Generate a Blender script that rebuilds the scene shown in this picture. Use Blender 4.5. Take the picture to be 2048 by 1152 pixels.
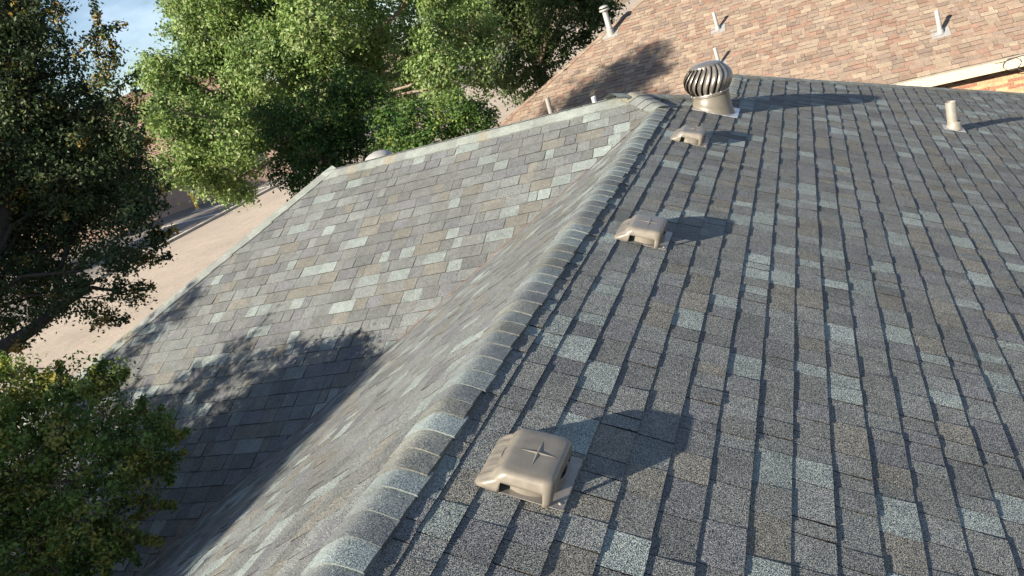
import bpy, math, random
import numpy as np
from mathutils import Vector, Matrix

# ------------------------------------------------------------------ scene, camera, light
scene = bpy.context.scene
for o in list(bpy.data.objects):
    bpy.data.objects.remove(o)
COL = scene.collection

FOC = 1573.0                                   # focal length in pixels of a 2048 wide frame
CAM = np.array([1.477, 0.0, 1.2815])
def _n(v):
    v = np.array(v, float)
    return v / np.linalg.norm(v)
_Y = _n((1599.4 - 1024, -178.3 - 576, FOC))    # ridge direction
_X = -_n((-2527 - 1024, 1149 - 576, FOC))
_X = _n(_X - _Y * (_X @ _Y))
_Z = np.cross(_X, _Y)
RM = np.array([_X, _Y, _Z])                    # camera axes to world axes
cam_data = bpy.data.cameras.new('camera')
cam_data.lens = 36.0 * FOC / 2048.0
cam_data.sensor_width = 36.0
cam_data.clip_start = 0.05
cam_data.clip_end = 3000
cam = bpy.data.objects.new('camera', cam_data)
COL.objects.link(cam)
cx, cy, cz = RM[:, 0], RM[:, 1], RM[:, 2]
cam.matrix_world = Matrix(((cx[0], -cy[0], -cz[0], CAM[0]),
                           (cx[1], -cy[1], -cz[1], CAM[1]),
                           (cx[2], -cy[2], -cz[2], CAM[2]),
                           (0, 0, 0, 1)))
scene.camera = cam
scene.render.resolution_x, scene.render.resolution_y = 1024, 576

SUN_AZ, SUN_EL = math.radians(32.0), math.radians(23.6)
SDIR = np.array([math.sin(SUN_AZ) * math.cos(SUN_EL), math.cos(SUN_AZ) * math.cos(SUN_EL), -math.sin(SUN_EL)])  # light travels this way

world = bpy.data.worlds.new('World')
scene.world = world
world.use_nodes = True
wn, wl = world.node_tree.nodes, world.node_tree.links
wn.clear()
w_out = wn.new('ShaderNodeOutputWorld')
w_bg = wn.new('ShaderNodeBackground')
w_sky = wn.new('ShaderNodeTexSky')
w_sky.sky_type = 'NISHITA'
w_sky.sun_disc = False
w_sky.sun_elevation = SUN_EL
w_sky.sun_rotation = math.atan2(-SDIR[0], -SDIR[1])
w_sky.altitude = 200
w_sky.air_density = 0.8
w_sky.dust_density = 0.4
w_sky.ozone_density = 2.0
# thin cirrus over the whole sky
w_tc = wn.new('ShaderNodeTexCoord')
w_map = wn.new('ShaderNodeMapping')
w_map.inputs['Rotation'].default_value = (0, 0, math.radians(35))
w_map.inputs['Scale'].default_value = (1.2, 4.0, 9.0)
w_noise = wn.new('ShaderNodeTexNoise')
w_noise.inputs['Scale'].default_value = 1.6
w_noise.inputs['Detail'].default_value = 6
w_noise.inputs['Roughness'].default_value = 0.6
w_ramp = wn.new('ShaderNodeValToRGB')
w_ramp.color_ramp.elements[0].position = 0.42
w_ramp.color_ramp.elements[0].color = (0, 0, 0, 1)
w_ramp.color_ramp.elements[1].position = 0.75
w_ramp.color_ramp.elements[1].color = (0.48, 0.48, 0.48, 1)
w_mix = wn.new('ShaderNodeMix')
w_mix.data_type = 'RGBA'
w_mix.inputs['B'].default_value = (9.5, 10.8, 12.0, 1)
wl.new(w_tc.outputs['Generated'], w_map.inputs['Vector'])
wl.new(w_map.outputs['Vector'], w_noise.inputs['Vector'])
wl.new(w_noise.outputs['Fac'], w_ramp.inputs['Fac'])
wl.new(w_ramp.outputs['Color'], w_mix.inputs['Factor'])
wl.new(w_sky.outputs['Color'], w_mix.inputs['A'])
wl.new(w_mix.outputs['Result'], w_bg.inputs['Color'])
wl.new(w_bg.outputs['Background'], w_out.inputs['Surface'])
w_bg.inputs['Strength'].default_value = 0.05

sun_data = bpy.data.lights.new('sun', 'SUN')
sun_data.energy = 5.0
sun_data.angle = math.radians(0.53)
sun_data.color = (1.0, 0.87, 0.69)
sun = bpy.data.objects.new('sun', sun_data)
COL.objects.link(sun)
sun.rotation_euler = Vector(SDIR).to_track_quat('-Z', 'Y').to_euler()
sun.location = (-10, -15, 12)

scene.view_settings.view_transform = 'Standard'
scene.view_settings.look = 'None'
scene.view_settings.gamma = 1.0
scene.view_settings.use_curve_mapping = False
scene.view_settings.exposure = 1.55
scene.render.engine = 'CYCLES'
scene.cycles.max_bounces = 6
scene.cycles.transparent_max_bounces = 4

# ------------------------------------------------------------------ helpers
GROUND = -4.8
M = 0.478                                      # roof pitch, rise over run
CO, SI = math.cos(math.atan(M)), math.sin(math.atan(M))
rng = random.Random(7)
V3 = Vector

def ray(px, py):
    return RM @ np.array([px - 1024.0, py - 576.0, FOC])
def at(px, py, d):
    r = ray(px, py)
    return CAM + r / np.linalg.norm(r) * d
def atY(px, py, y):
    r = ray(px, py)
    return CAM + r * ((y - CAM[1]) / r[1])
def on_plane(px, py, nrm, d):
    r = ray(px, py)
    nrm = np.array(nrm, float)
    return CAM + r * ((d - nrm @ CAM) / (nrm @ r))
def project(P):
    P = np.asarray(P, float) - CAM
    c = P @ RM
    z = np.maximum(c[..., 2], 1e-3)
    return np.stack([c[..., 0] / z * FOC + 1024, c[..., 1] / z * FOC + 576, c[..., 2]], -1)

def tag(o, label=None, cat=None, group=None, kind=None):
    if label: o['label'] = label
    if cat: o['category'] = cat
    if group: o['group'] = group
    if kind: o['kind'] = kind
    return o
def empty(name, loc, label=None, cat=None, group=None):
    o = bpy.data.objects.new(name, None)
    o.empty_display_size = 0.2
    o.location = loc
    COL.objects.link(o)
    return tag(o, label, cat, group)
def link(name, mesh, mat, parent=None):
    o = bpy.data.objects.new(name, mesh)
    if mat is not None and not mesh.materials:
        mesh.materials.append(mat)
    COL.objects.link(o)
    if parent is not None:
        o.parent = parent
        # every part is modelled in world coordinates
        p, off = parent, Vector((0, 0, 0))
        while p is not None:
            off += p.location
            p = p.parent
        if parent.get('_local') is None:
            o.location = -off
    return o
def mesh_from(verts, faces, smooth=False, tint=None, name='mesh'):
    me = bpy.data.meshes.new(name)
    me.from_pydata([tuple(map(float, v)) for v in verts], [], faces)
    if smooth:
        me.polygons.foreach_set('use_smooth', [True] * len(me.polygons))
    if tint is not None:
        a = me.attributes.new('tint', 'FLOAT_COLOR', 'POINT')
        t = np.array(tint, np.float32)
        if t.ndim == 1:
            t = np.tile(t, (len(verts), 1))
        if t.shape[1] == 3:
            t = np.concatenate([t, np.ones((len(t), 1), np.float32)], 1)
        a.data.foreach_set('color', t.astype(np.float32).ravel())
    me.update()
    return me

class MB:
    """collects simple solids into one mesh"""
    def __init__(s):
        s.v, s.f, s.sm = [], [], []
    def add(s, v, f, smooth=False):
        n = len(s.v)
        s.v += [tuple(map(float, p)) for p in v]
        s.f += [tuple(i + n for i in q) for q in f]
        s.sm += [smooth] * len(f)
        return s
    def box(s, lo, hi):
        x0, y0, z0 = lo
        x1, y1, z1 = hi
        return s.add([(x0, y0, z0), (x1, y0, z0), (x1, y1, z0), (x0, y1, z0), (x0, y0, z1), (x1, y0, z1), (x1, y1, z1), (x0, y1, z1)],
                     [(0, 3, 2, 1), (4, 5, 6, 7), (0, 1, 5, 4), (1, 2, 6, 5), (2, 3, 7, 6), (3, 0, 4, 7)])
    def tube(s, pts, rads, seg=8, caps=True):
        pts = [np.array(p, float) for p in pts]
        if not hasattr(rads, '__len__'): rads = [rads] * len(pts)
        vs, fs = [], []
        prev = None
        for i, p in enumerate(pts):
            d = pts[min(i + 1, len(pts) - 1)] - pts[max(i - 1, 0)]
            d = d / (np.linalg.norm(d) + 1e-9)
            if prev is None:
                a = np.cross(d, (0, 0, 1) if abs(d[2]) < .9 else (1, 0, 0))
            else:
                a = prev - d * (prev @ d)
            a = a / (np.linalg.norm(a) + 1e-9)
            prev = a
            b = np.cross(d, a)
            for k in range(seg):
                t = 2 * math.pi * k / seg
                vs.append(p + rads[i] * (a * math.cos(t) + b * math.sin(t)))
        for i in range(len(pts) - 1):
            for k in range(seg):
                k2 = (k + 1) % seg
                fs.append((i * seg + k, i * seg + k2, (i + 1) * seg + k2, (i + 1) * seg + k))
        s.add(vs, fs, True)
        if caps:
            n = len(s.v) - len(vs)
            s.f.append(tuple(n + k for k in range(seg))[::-1]); s.sm.append(False)
            s.f.append(tuple(n + (len(pts) - 1) * seg + k for k in range(seg))); s.sm.append(False)
        return s
    def lathe(s, c, prof, seg=24, axis=(0, 0, 1), cap=False):
        c = np.array(c, float); ax = _n(axis)
        a = _n(np.cross(ax, (0, 1, 0) if abs(ax[1]) < .9 else (1, 0, 0)))
        b = np.cross(ax, a)
        vs = []
        for r, h in prof:
            for k in range(seg):
                t = 2 * math.pi * k / seg
                vs.append(c + ax * h + r * (a * math.cos(t) + b * math.sin(t)))
        fs = []
        for i in range(len(prof) - 1):
            for k in range(seg):
                k2 = (k + 1) % seg
                fs.append((i * seg + k, i * seg + k2, (i + 1) * seg + k2, (i + 1) * seg + k))
        s.add(vs, fs, True)
        if cap:
            n = len(s.v) - len(vs)
            s.f.append(tuple(n + (len(prof) - 1) * seg + k for k in range(seg))); s.sm.append(True)
        return s
    def build(s, name, mat, parent=None):
        me = bpy.data.meshes.new(name)
        me.from_pydata(s.v, [], s.f)
        me.polygons.foreach_set('use_smooth', s.sm)
        me.update()
        return link(name, me, mat, parent)

# ------------------------------------------------------------------ materials
def new_mat(name):
    m = bpy.data.materials.new(name)
    m.use_nodes = True
    nt = m.node_tree
    b = nt.nodes.get('Principled BSDF')
    return m, nt, b
def noise(nt, vec, scale, detail=2, rough=.5):
    n = nt.nodes.new('ShaderNodeTexNoise')
    n.inputs['Scale'].default_value = scale
    n.inputs['Detail'].default_value = detail
    n.inputs['Roughness'].default_value = rough
    if vec is not None: nt.links.new(vec, n.inputs['Vector'])
    return n
def maprange(nt, val, a, b, c, d):
    n = nt.nodes.new('ShaderNodeMapRange')
    n.inputs[1].default_value, n.inputs[2].default_value = a, b
    n.inputs[3].default_value, n.inputs[4].default_value = c, d
    nt.links.new(val, n.inputs[0])
    return n.outputs[0]
def mul(nt, col, val):
    n = nt.nodes.new('ShaderNodeVectorMath')
    n.operation = 'MULTIPLY'
    nt.links.new(col, n.inputs[0]); nt.links.new(val, n.inputs[1])
    return n.outputs[0]
def math_n(nt, op, a, b):
    n = nt.nodes.new('ShaderNodeMath'); n.operation = op
    for i, q in enumerate((a, b)):
        if isinstance(q, (int, float)): n.inputs[i].default_value = q
        else: nt.links.new(q, n.inputs[i])
    return n.outputs[0]

def mat_shingle(name, speck=(.76, 1.24), granule=260, bump=9.5):
    m, nt, b = new_mat(name)
    at_ = nt.nodes.new('ShaderNodeAttribute'); at_.attribute_name = 'tint'
    geo = nt.nodes.new('ShaderNodeNewGeometry')
    g1 = noise(nt, geo.outputs['Position'], granule, 2, .6)
    g2 = noise(nt, geo.outputs['Position'], granule * .37, 1)
    g3 = noise(nt, geo.outputs['Position'], granule * 1.3, 1)
    big = noise(nt, geo.outputs['Position'], 2.3, 4)
    mid = noise(nt, geo.outputs['Position'], 11, 4, .65)
    a = maprange(nt, g1.outputs['Fac'], .33, .67, speck[0], speck[1])
    c = maprange(nt, g2.outputs['Fac'], .3, .7, .84, 1.16)
    d = maprange(nt, big.outputs['Fac'], .3, .7, .9, 1.1)
    e = maprange(nt, mid.outputs['Fac'], .3, .7, .87, 1.13)
    k = math_n(nt, 'MULTIPLY', math_n(nt, 'MULTIPLY', a, c), math_n(nt, 'MULTIPLY', d, e))
    nt.links.new(mul(nt, at_.outputs['Color'], k), b.inputs['Base Color'])
    b.inputs['Roughness'].default_value = .92
    b.inputs['Specular IOR Level'].default_value = .25
    # every granule faces its own way
    sub = nt.nodes.new('ShaderNodeVectorMath'); sub.operation = 'SUBTRACT'
    nt.links.new(g3.outputs['Color'], sub.inputs[0]); sub.inputs[1].default_value = (.5, .5, .5)
    sc = nt.nodes.new('ShaderNodeVectorMath'); sc.operation = 'SCALE'; sc.inputs['Scale'].default_value = bump
    nt.links.new(sub.outputs[0], sc.inputs[0])
    ad = nt.nodes.new('ShaderNodeVectorMath'); ad.operation = 'ADD'
    nt.links.new(geo.outputs['Normal'], ad.inputs[0]); nt.links.new(sc.outputs[0], ad.inputs[1])
    nm = nt.nodes.new('ShaderNodeVectorMath'); nm.operation = 'NORMALIZE'
    nt.links.new(ad.outputs[0], nm.inputs[0])
    nt.links.new(nm.outputs[0], b.inputs['Normal'])
    return m
def mat_simple(name, col, rough=.6, metal=0.0, var=.12, scale=12, spec=.5, bump=0.0):
    m, nt, b = new_mat(name)
    geo = nt.nodes.new('ShaderNodeNewGeometry')
    n = noise(nt, geo.outputs['Position'], scale, 4)
    k = maprange(nt, n.outputs['Fac'], .3, .7, 1 - var, 1 + var)
    rgb = nt.nodes.new('ShaderNodeRGB'); rgb.outputs[0].default_value = (*col, 1)
    nt.links.new(mul(nt, rgb.outputs[0], k), b.inputs['Base Color'])
    r = maprange(nt, n.outputs['Fac'], .3, .7, max(.05, rough - .08), min(1, rough + .08))
    nt.links.new(r, b.inputs['Roughness'])
    b.inputs['Metallic'].default_value = metal
    b.inputs['Specular IOR Level'].default_value = spec
    if bump:
        bp = nt.nodes.new('ShaderNodeBump'); bp.inputs['Strength'].default_value = bump; bp.inputs['Distance'].default_value = .01
        nt.links.new(n.outputs['Fac'], bp.inputs['Height']); nt.links.new(bp.outputs['Normal'], b.inputs['Normal'])
    return m
def mat_leaf(name, trans=.35, rough=.5, spec=.35):
    m, nt, b = new_mat(name)
    at_ = nt.nodes.new('ShaderNodeAttribute'); at_.attribute_name = 'tint'
    nt.links.new(at_.outputs['Color'], b.inputs['Base Color'])
    b.inputs['Roughness'].default_value = rough
    b.inputs['Specular IOR Level'].default_value = spec
    tr = nt.nodes.new('ShaderNodeBsdfTranslucent')
    hs = nt.nodes.new('ShaderNodeHueSaturation'); hs.inputs['Value'].default_value = 1.3; hs.inputs['Saturation'].default_value = 1.15
    nt.links.new(at_.outputs['Color'], hs.inputs['Color']); nt.links.new(hs.outputs['Color'], tr.inputs['Color'])
    mx = nt.nodes.new('ShaderNodeMixShader'); mx.inputs[0].default_value = trans
    out = nt.nodes['Material Output']
    nt.links.new(b.outputs[0], mx.inputs[1]); nt.links.new(tr.outputs[0], mx.inputs[2])
    nt.links.new(mx.outputs[0], out.inputs['Surface'])
    return m
def mat_tint(name, rough=.85, speck=(.8, 1.2), scale=60):
    m, nt, b = new_mat(name)
    at_ = nt.nodes.new('ShaderNodeAttribute'); at_.attribute_name = 'tint'
    geo = nt.nodes.new('ShaderNodeNewGeometry')
    n = noise(nt, geo.outputs['Position'], scale, 3)
    nt.links.new(mul(nt, at_.outputs['Color'], maprange(nt, n.outputs['Fac'], .3, .7, *speck)), b.inputs['Base Color'])
    b.inputs['Roughness'].default_value = rough
    return m
def mat_pavement(name, col, fine=90):
    m, nt, b = new_mat(name)
    geo = nt.nodes.new('ShaderNodeNewGeometry')
    a = noise(nt, geo.outputs['Position'], fine * .1, 6, .7)
    c = noise(nt, geo.outputs['Position'], .25, 5)
    d = noise(nt, geo.outputs['Position'], 1.7, 4)
    k = math_n(nt, 'MULTIPLY', math_n(nt, 'MULTIPLY', maprange(nt, a.outputs['Fac'], .3, .7, .8, 1.2), maprange(nt, c.outputs['Fac'], .3, .7, .88, 1.1)),
               maprange(nt, d.outputs['Fac'], .3, .7, .93, 1.07))
    rgb = nt.nodes.new('ShaderNodeRGB'); rgb.outputs[0].default_value = (*col, 1)
    nt.links.new(mul(nt, rgb.outputs[0], k), b.inputs['Base Color'])
    b.inputs['Roughness'].default_value = .95
    b.inputs['Specular IOR Level'].default_value = .2
    return m

MAT = dict(
    shingle=mat_shingle('grey_shingle'),
    cap=mat_shingle('cap_shingle', (.68, 1.32), 260, 2.0),
    tan_shingle=mat_shingle('tan_shingle', (.75, 1.25), 160, 1.6),
    deck=mat_simple('roof_deck', (.11, .11, .11), .95),
    red=mat_simple('red_chalk_metal', (.17, .075, .055), .8, scale=40, var=.3),
    vent=mat_simple('tan_vent_plastic', (.165, .153, .133), .34, 0, .12, 26, .5),
    vent_metal=mat_simple('bronze_grey_paint', (.12, .112, .093), .42, .0, .08, 14, .5),
    vane=mat_simple('bronze_metal', (.31, .29, .265), .34, .75, .12, 18),
    dark=mat_simple('dark_opening', (.012, .012, .012), .9),
    galv=mat_simple('galvanised_metal', (.55, .56, .58), .38, .7, .15, 30),
    flash=mat_simple('painted_flashing', (.24, .23, .22), .4, .3, .15, 25),
    pvc=mat_simple('painted_pipe', (.19, .182, .163), .5, 0, .08, 20),
    white_metal=mat_simple('pale_metal', (.28, .285, .285), .45, .1, .1, 20),
    wall=mat_simple('house_wall', (.36, .26, .2), .9, scale=6),
    cream=mat_simple('cream_fascia', (.46, .42, .31), .7, scale=3, var=.06),
    soffit=mat_simple('dark_soffit', (.11, .09, .08), .9),
    drip=mat_simple('brown_drip_edge', (.25, .22, .19), .6),
    mortar=mat_simple('pale_mortar', (.38, .32, .23), .95, scale=40, var=.2),
    brick=mat_tint('orange_brick', .9, (.65, 1.3), 45),
    cable=mat_simple('black_cable', (.06, .05, .05), .6),
    bark=mat_simple('bark', (.085, .065, .05), .95, scale=18, var=.4, bump=.6),
    bark_dark=mat_simple('dark_bark', (.04, .035, .03), .95, scale=18, var=.4, bump=.6),
    bark_pale=mat_simple('pale_bark', (.16, .13, .105), .95, scale=18, var=.4, bump=.6),
    leaf=mat_leaf('leaf', .38),
    leaf_dark=mat_leaf('glossy_leaf', .25, .55, .25),
    concrete=mat_pavement('pinkish_concrete', (.34, .295, .25)),
    earth=mat_pavement('dry_earth', (.23, .18, .12), 40),
    asphalt=mat_pavement('worn_asphalt', (.17, .16, .15)),
    kerb=mat_pavement('kerb_concrete', (.45, .40, .34)),
    paint=mat_simple('white_line_paint', (.72, .70, .66), .8, scale=5),
    yellow=mat_simple('yellow_paint', (.66, .43, .07), .6),
    far_roof=mat_tint('far_roof', .9, (.8, 1.2), 3),
    far_wall=mat_simple('far_wall', (.33, .24, .2), .9, scale=2),
    glass=mat_simple('far_glass', (.05, .06, .07), .15),
)

# ------------------------------------------------------------------ shingle builder
def clip(poly, fn):
    out = []
    for i in range(len(poly)):
        a, b = poly[i], poly[(i + 1) % len(poly)]
        fa, fb = fn(a), fn(b)
        if fa >= 0: out.append(a)
        if (fa >= 0) != (fb >= 0):
            t = fa / (fa - fb)
            out.append((a[0] + (b[0] - a[0]) * t, a[1] + (b[1] - a[1]) * t))
    return out
def area2(poly):
    return abs(sum(poly[i][0] * poly[(i + 1) % len(poly)][1] - poly[(i + 1) % len(poly)][0] * poly[i][1] for i in range(len(poly)))) / 2

GREY = [((.262, .309, .313), 13), ((.207, .230, .237), 32), ((.188, .204, .208), 30), ((.208, .212, .199), 15), ((.163, .179, .187), 13), ((.178, .192, .211), 15), ((.295, .35, .353), 4)]
TAN = [((.236, .187, .146), 28), ((.218, .162, .126), 28), ((.258, .212, .164), 16), ((.214, .142, .111), 14), ((.204, .162, .134), 18), ((.18, .14, .118), 8)]
def pick(pal, r):
    c = r.choices([p[0] for p in pal], [p[1] for p in pal])[0]
    k = r.uniform(.9, 1.1)
    return [c[0] * k, c[1] * k, c[2] * k]

EDGE = [.045, .043, .042]                       # cut asphalt edge, no granules
def lay_shingles(O, U, V, N, u0, u1, first, last, phase, expo, planes, pal, seed, tooth=.0062, gap=.0034, wid=(.09, .12, .145, .175, .21), region=None, over={}):
    """rows of laminated shingle tabs on a slope: list of (verts, faces, colour)"""
    r = random.Random(seed)
    O, U, V, N = (np.array(q, float) for q in (O, U, V, N))
    out = []
    for k in range(first, last):
        vb = over.get(k, phase + (k + 1) * expo) + r.uniform(-.0015, .0015)
        vt = over.get(k - 1, phase + k * expo) - .022
        u = u0 - r.uniform(0, .3)
        tall = r.random() < .5
        row_lift = r.uniform(0, .0008)
        skew = r.uniform(-.004, .004)
        while u < u1:
            w = r.choice(wid) * r.uniform(.85, 1.15)
            tall = not tall if r.random() < .8 else tall
            t = (tooth if tall else gap) * r.uniform(.9, 1.12) + row_lift
            j = r.uniform(-.0012, .0012)
            tap = r.uniform(-.006, .006) if tall else 0
            g = .0018
            quad = [(u + g, vt), (u + w - g, vt), (u + w - g + tap, vb + j + r.uniform(-.0012, .0012)), (u + g - tap, vb + j + r.uniform(-.0012, .0012))]
            col = pick(pal, r)
            u += w
            pls = planes if region is None else planes + region(k, vt, vb)
            for (a, b, c) in pls:
                quad = clip(quad, lambda q: a * (O[0] + q[0] * U[0] + q[1] * V[0]) + b * (O[1] + q[0] * U[1] + q[1] * V[1]) + c)
                if len(quad) < 3: break
            if len(quad) < 3 or area2(quad) < 2e-4: continue
            vs = []
            L = vb - vt
            for q in quad:
                f = (q[1] - vt) / L
                vs.append(O + U * q[0] + V * q[1] + N * (.0012 + (t - .0012) * f + (r.uniform(-.0006, .0006) if f > .9 else 0)))
            n = len(quad)
            top = list(vs)
            for q in quad:
                vs.append(O + U * q[0] + V * q[1] - N * .003)
            vs += top
            fs = [tuple(range(n))] + [(i + 2 * n, i + n, (i + 1) % n + n, (i + 1) % n + 2 * n) for i in range(n)]
            # orient outwards
            nn = np.cross(vs[1] - vs[0], vs[2] - vs[0])
            if nn @ N < 0:
                fs = [tuple(reversed(q)) for q in fs]
            out.append((vs, fs, [col] * n + [EDGE] * (2 * n)))
    return out
def screen_area(vs, n):
    p = project(np.array(vs[:n]))
    if (p[:, 2] < .3).any(): return 0
    c = p[:, :2].mean(0)
    if not (-10 < c[0] < 2058 and -10 < c[1] < 1162): return 0
    return area2([tuple(q) for q in p[:, :2]])
def emit(tabs_by_slope, mat, limit=300, name='shingle'):
    allt = []
    for par, tabs in tabs_by_slope:
        for t in tabs:
            n = len(t[0]) // 3
            allt.append((screen_area(t[0], n), par, t))
    allt.sort(key=lambda q: -q[0])
    rest = {}
    for i, (a, par, t) in enumerate(allt):
        if i < limit and a > 0:
            c = np.mean(np.array(t[0]), 0)
            link(name, mesh_from(t[0], t[1], tint=t[2], name=name), mat, par)
        else:
            rest.setdefault(par.name, (par, []))[1].append(t)
    for par, ts in rest.values():
        v, f, c = [], [], []
        for vs, fs, col in ts:
            n = len(v)
            v += vs
            f += [tuple(i + n for i in q) for q in fs]
            c += col
        o = link(name + '_field', mesh_from(v, f, tint=c, name=name + '_field'), mat, par)
        o['kind'] = 'stuff'

def cap_run(par, A, B, nl, nr, expo, half, pal, seed, mat, lift=.0, rnd=.032, name='ridge_cap', dome=.004, bump=1.0):
    """overlapping cap shingles from A to B; the butt of each faces A. nl, nr: unit vectors down the two slopes, square to the run"""
    r = random.Random(seed)
    A, B = np.array(A, float), np.array(B, float)
    D = _n(B - A)
    nl, nr = np.array(nl, float), np.array(nr, float)
    L = np.linalg.norm(B - A)
    up = _n(-(nl + nr))
    cosang = -(nl @ up); 
    s = 0
    seg = 10
    while s < L - .02:
        e = expo * r.uniform(.9, 1.1)
        hl = half * r.uniform(.96, 1.05); hr = half * r.uniform(.96, 1.05)
        off = r.uniform(-.006, .006)
        hb = (.0070 + r.uniform(-.0015, .003)) * bump
        hm = (.0042 + r.uniform(-.0015, .002)) * bump
        col = pick(pal, r)
        rows = []
        yaw = r.uniform(-.006, .006)
        for (ds, hh) in ((0, hb), ((e) * .5, hm + .001), (e + .03, .0)):
            row = []
            for i in range(seg + 1):
                q = -1 + 2 * i / seg
                a = (hl if q < 0 else hr) * q + off
                sl = math.sqrt(a * a + rnd * rnd) - rnd          # rounded crest
                side = nr if a > 0 else nl
                horiz = (side + up * cosang)
                p = A + D * (s + ds + yaw * q) + horiz * (abs(a)) - up * cosang * sl + up * (hh + lift + dome * (1 - q * q) * .5)
                row.append(p)
            rows.append(row)
        vs, fs, sm = [], [], []
        for row in rows: vs += row
        W = seg + 1
        for j in range(2):
            for i in range(seg):
                fs.append((j * W + i, j * W + i + 1, (j + 1) * W + i + 1, (j + 1) * W + i)); sm.append(True)
        # butt face and side skirts with their own vertices
        b0 = len(vs)
        for p in rows[0]: vs.append(p)
        for p in rows[0]: vs.append(p - up * (hb + .006))
        for i in range(seg):
            fs.append((b0 + i + 1, b0 + i, b0 + W + i, b0 + W + i + 1)); sm.append(False)
        for idx in (0, seg):
            c0 = len(vs)
            for row in rows: vs.append(row[idx])
            for row in rows: vs.append(row[idx] - up * .016)
            for j in range(2):
                fs.append((c0 + j, c0 + j + 1, c0 + 4 + j, c0 + 3 + j)); sm.append(False)
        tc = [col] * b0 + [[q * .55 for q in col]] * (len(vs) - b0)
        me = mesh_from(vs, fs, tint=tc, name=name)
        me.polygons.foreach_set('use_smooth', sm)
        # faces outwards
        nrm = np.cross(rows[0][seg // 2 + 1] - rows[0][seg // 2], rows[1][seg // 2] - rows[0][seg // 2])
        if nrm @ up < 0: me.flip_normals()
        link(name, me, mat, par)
        s += e

# ------------------------------------------------------------------ ground, road, lot
def sheet(name, pts, z, mat, sub=0):
    me = mesh_from([(x, y, z) for x, y in pts], [tuple(range(len(pts)))])
    o = link(name, me, mat)
    o['kind'] = 'structure'
    return o
sheet('ground', [(-900, -900), (900, -900), (900, 900), (-900, 900)], GROUND, MAT['earth'])
sheet('street', [(-30.6, -120), (-11.5, -120), (-11.5, 260), (-30.6, 260)], GROUND + .006, MAT['concrete'])
sheet('parking_lot', [(-75, -60), (-30.9, -60), (-30.9, 140), (-75, 140)], GROUND + .010, MAT['asphalt'])
sheet('side_yard', [(-11.4, 24.5), (40, 24.5), (40, 120), (-11.4, 120)], GROUND + .012, MAT['concrete'])
kb = MB()
kb.box((-31.05, -60, GROUND - .05), (-30.75, 140, GROUND + .13))
ko = kb.build('kerb', MAT['kerb']); ko['kind'] = 'structure'
for i in range(9):
    y0 = 30.0 + i * 2.8
    lm = MB().box((-36.3, y0, GROUND + .011), (-31.4, y0 + .12, GROUND + .016))
    lo = lm.build('parking_line', MAT['paint']); lo['kind'] = 'structure'

# ------------------------------------------------------------------ our house
EZ = -2.3                                        # eave height
XE = -EZ / M                                     # eave distance from main ridge
YA, AJ = 7.42, 0.30
YW, HW = YA + AJ, M * AJ                         # wing ridge line
XEND = -3.97                                     # wing ridge end
WE = (HW - EZ) / M                               # run from wing ridge to its eave
house = empty('house', (0, 3, GROUND), 'house with weathered grey laminated shingle roof and rounded ridge caps in the foreground', 'house')
PR_N = (SI, 0, CO)
def deck(name, pts, drop=.006):
    me = mesh_from([(p[0], p[1], p[2] - drop) for p in pts], [tuple(range(len(pts)))])
    return link(name, me, MAT['deck'], house)
YN = -4.0
zR = lambda x: -M * x
XL2, YL2 = .5, 9.75                              # lower rear ridge
HS = .81
roof_R = deck('roof_slope', [(0, YN, 0), (XE, YN, EZ), (XE, YL2 + (XE - XL2) * HS, EZ), (XL2, YL2, zR(XL2)), (XL2, 8.02 + XL2, zR(XL2)), (-AJ, YW, HW), (0, YA, 0)])
roof_R['label'] = 'large slope falling to the right, long shadowed shingle courses'
roof_L = deck('roof_slope', [(0, YN, 0), (0, YA, 0), (-XE, YA - XE, EZ), (-XE, YN, EZ)])
roof_L['label'] = 'narrow strip of slope left of the main ridge cap'
roof_W = deck('roof_slope', [(0, YA, 0), (-AJ, YW, HW), (XEND, YW, HW), (XEND - WE, YW - WE, EZ), (-XE, YA - XE, EZ)])
roof_W['label'] = 'wing slope facing the viewer, half in tree shade'
roof_E = deck('roof_slope', [(XEND, YW, HW), (XEND - WE, YW + WE, EZ), (XEND - WE, YW - WE, EZ)])
roof_B = deck('roof_slope', [(-AJ, YW, HW), (XL2, 8.02 + XL2, zR(XL2)), (9.02 - (YW + WE), YW + WE, EZ), (XEND - WE, YW + WE, EZ), (XEND, YW, HW)])
roof_C = deck('roof_slope', [(XL2, 8.02 + XL2, zR(XL2)), (XL2, YL2, zR(XL2)), (XL2 - 4.3, YL2 + 3.4, EZ), (9.02 - (YW + WE), YW + WE, EZ)])
roof_D = deck('roof_slope', [(XL2, YL2, zR(XL2)), (XE, YL2 + (XE - XL2) * HS, EZ), (XL2 - 4.3, YL2 + 3.4, EZ)])
EX = .143
def regR(k, vt, vb):
    xm = (vt + .03) * CO
    if xm < -.02:
        return [(1, 1, -YA), (1, -1, 8.02)]          # above the main ridge: between the two hips
    if xm < XL2 - .05:
        return [(1, -1, 8.02), (1, 0, 0)]
    return [(HS, -1, YL2 - XL2 * HS)]
PH = .25 / CO - EX * 4
tabs_R = lay_shingles((0, 0, 0), (0, 1, 0), (CO, 0, -SI), PR_N, -.6, 14, 0, 38, PH, EX, [(1, 0, AJ), (-1, 0, XE)], GREY, 11, tooth=.0096, gap=.0064, region=regR, over={2: .155 / CO})
tabs_L = lay_shingles((0, 0, 0), (0, 1, 0), (-CO, 0, -SI), (-SI, 0, CO), -.6, 8, 0, 37, .02, EX, [(-1, 0, .0), (1, 0, XE), (1, -1, YA)], GREY, 12)
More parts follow.
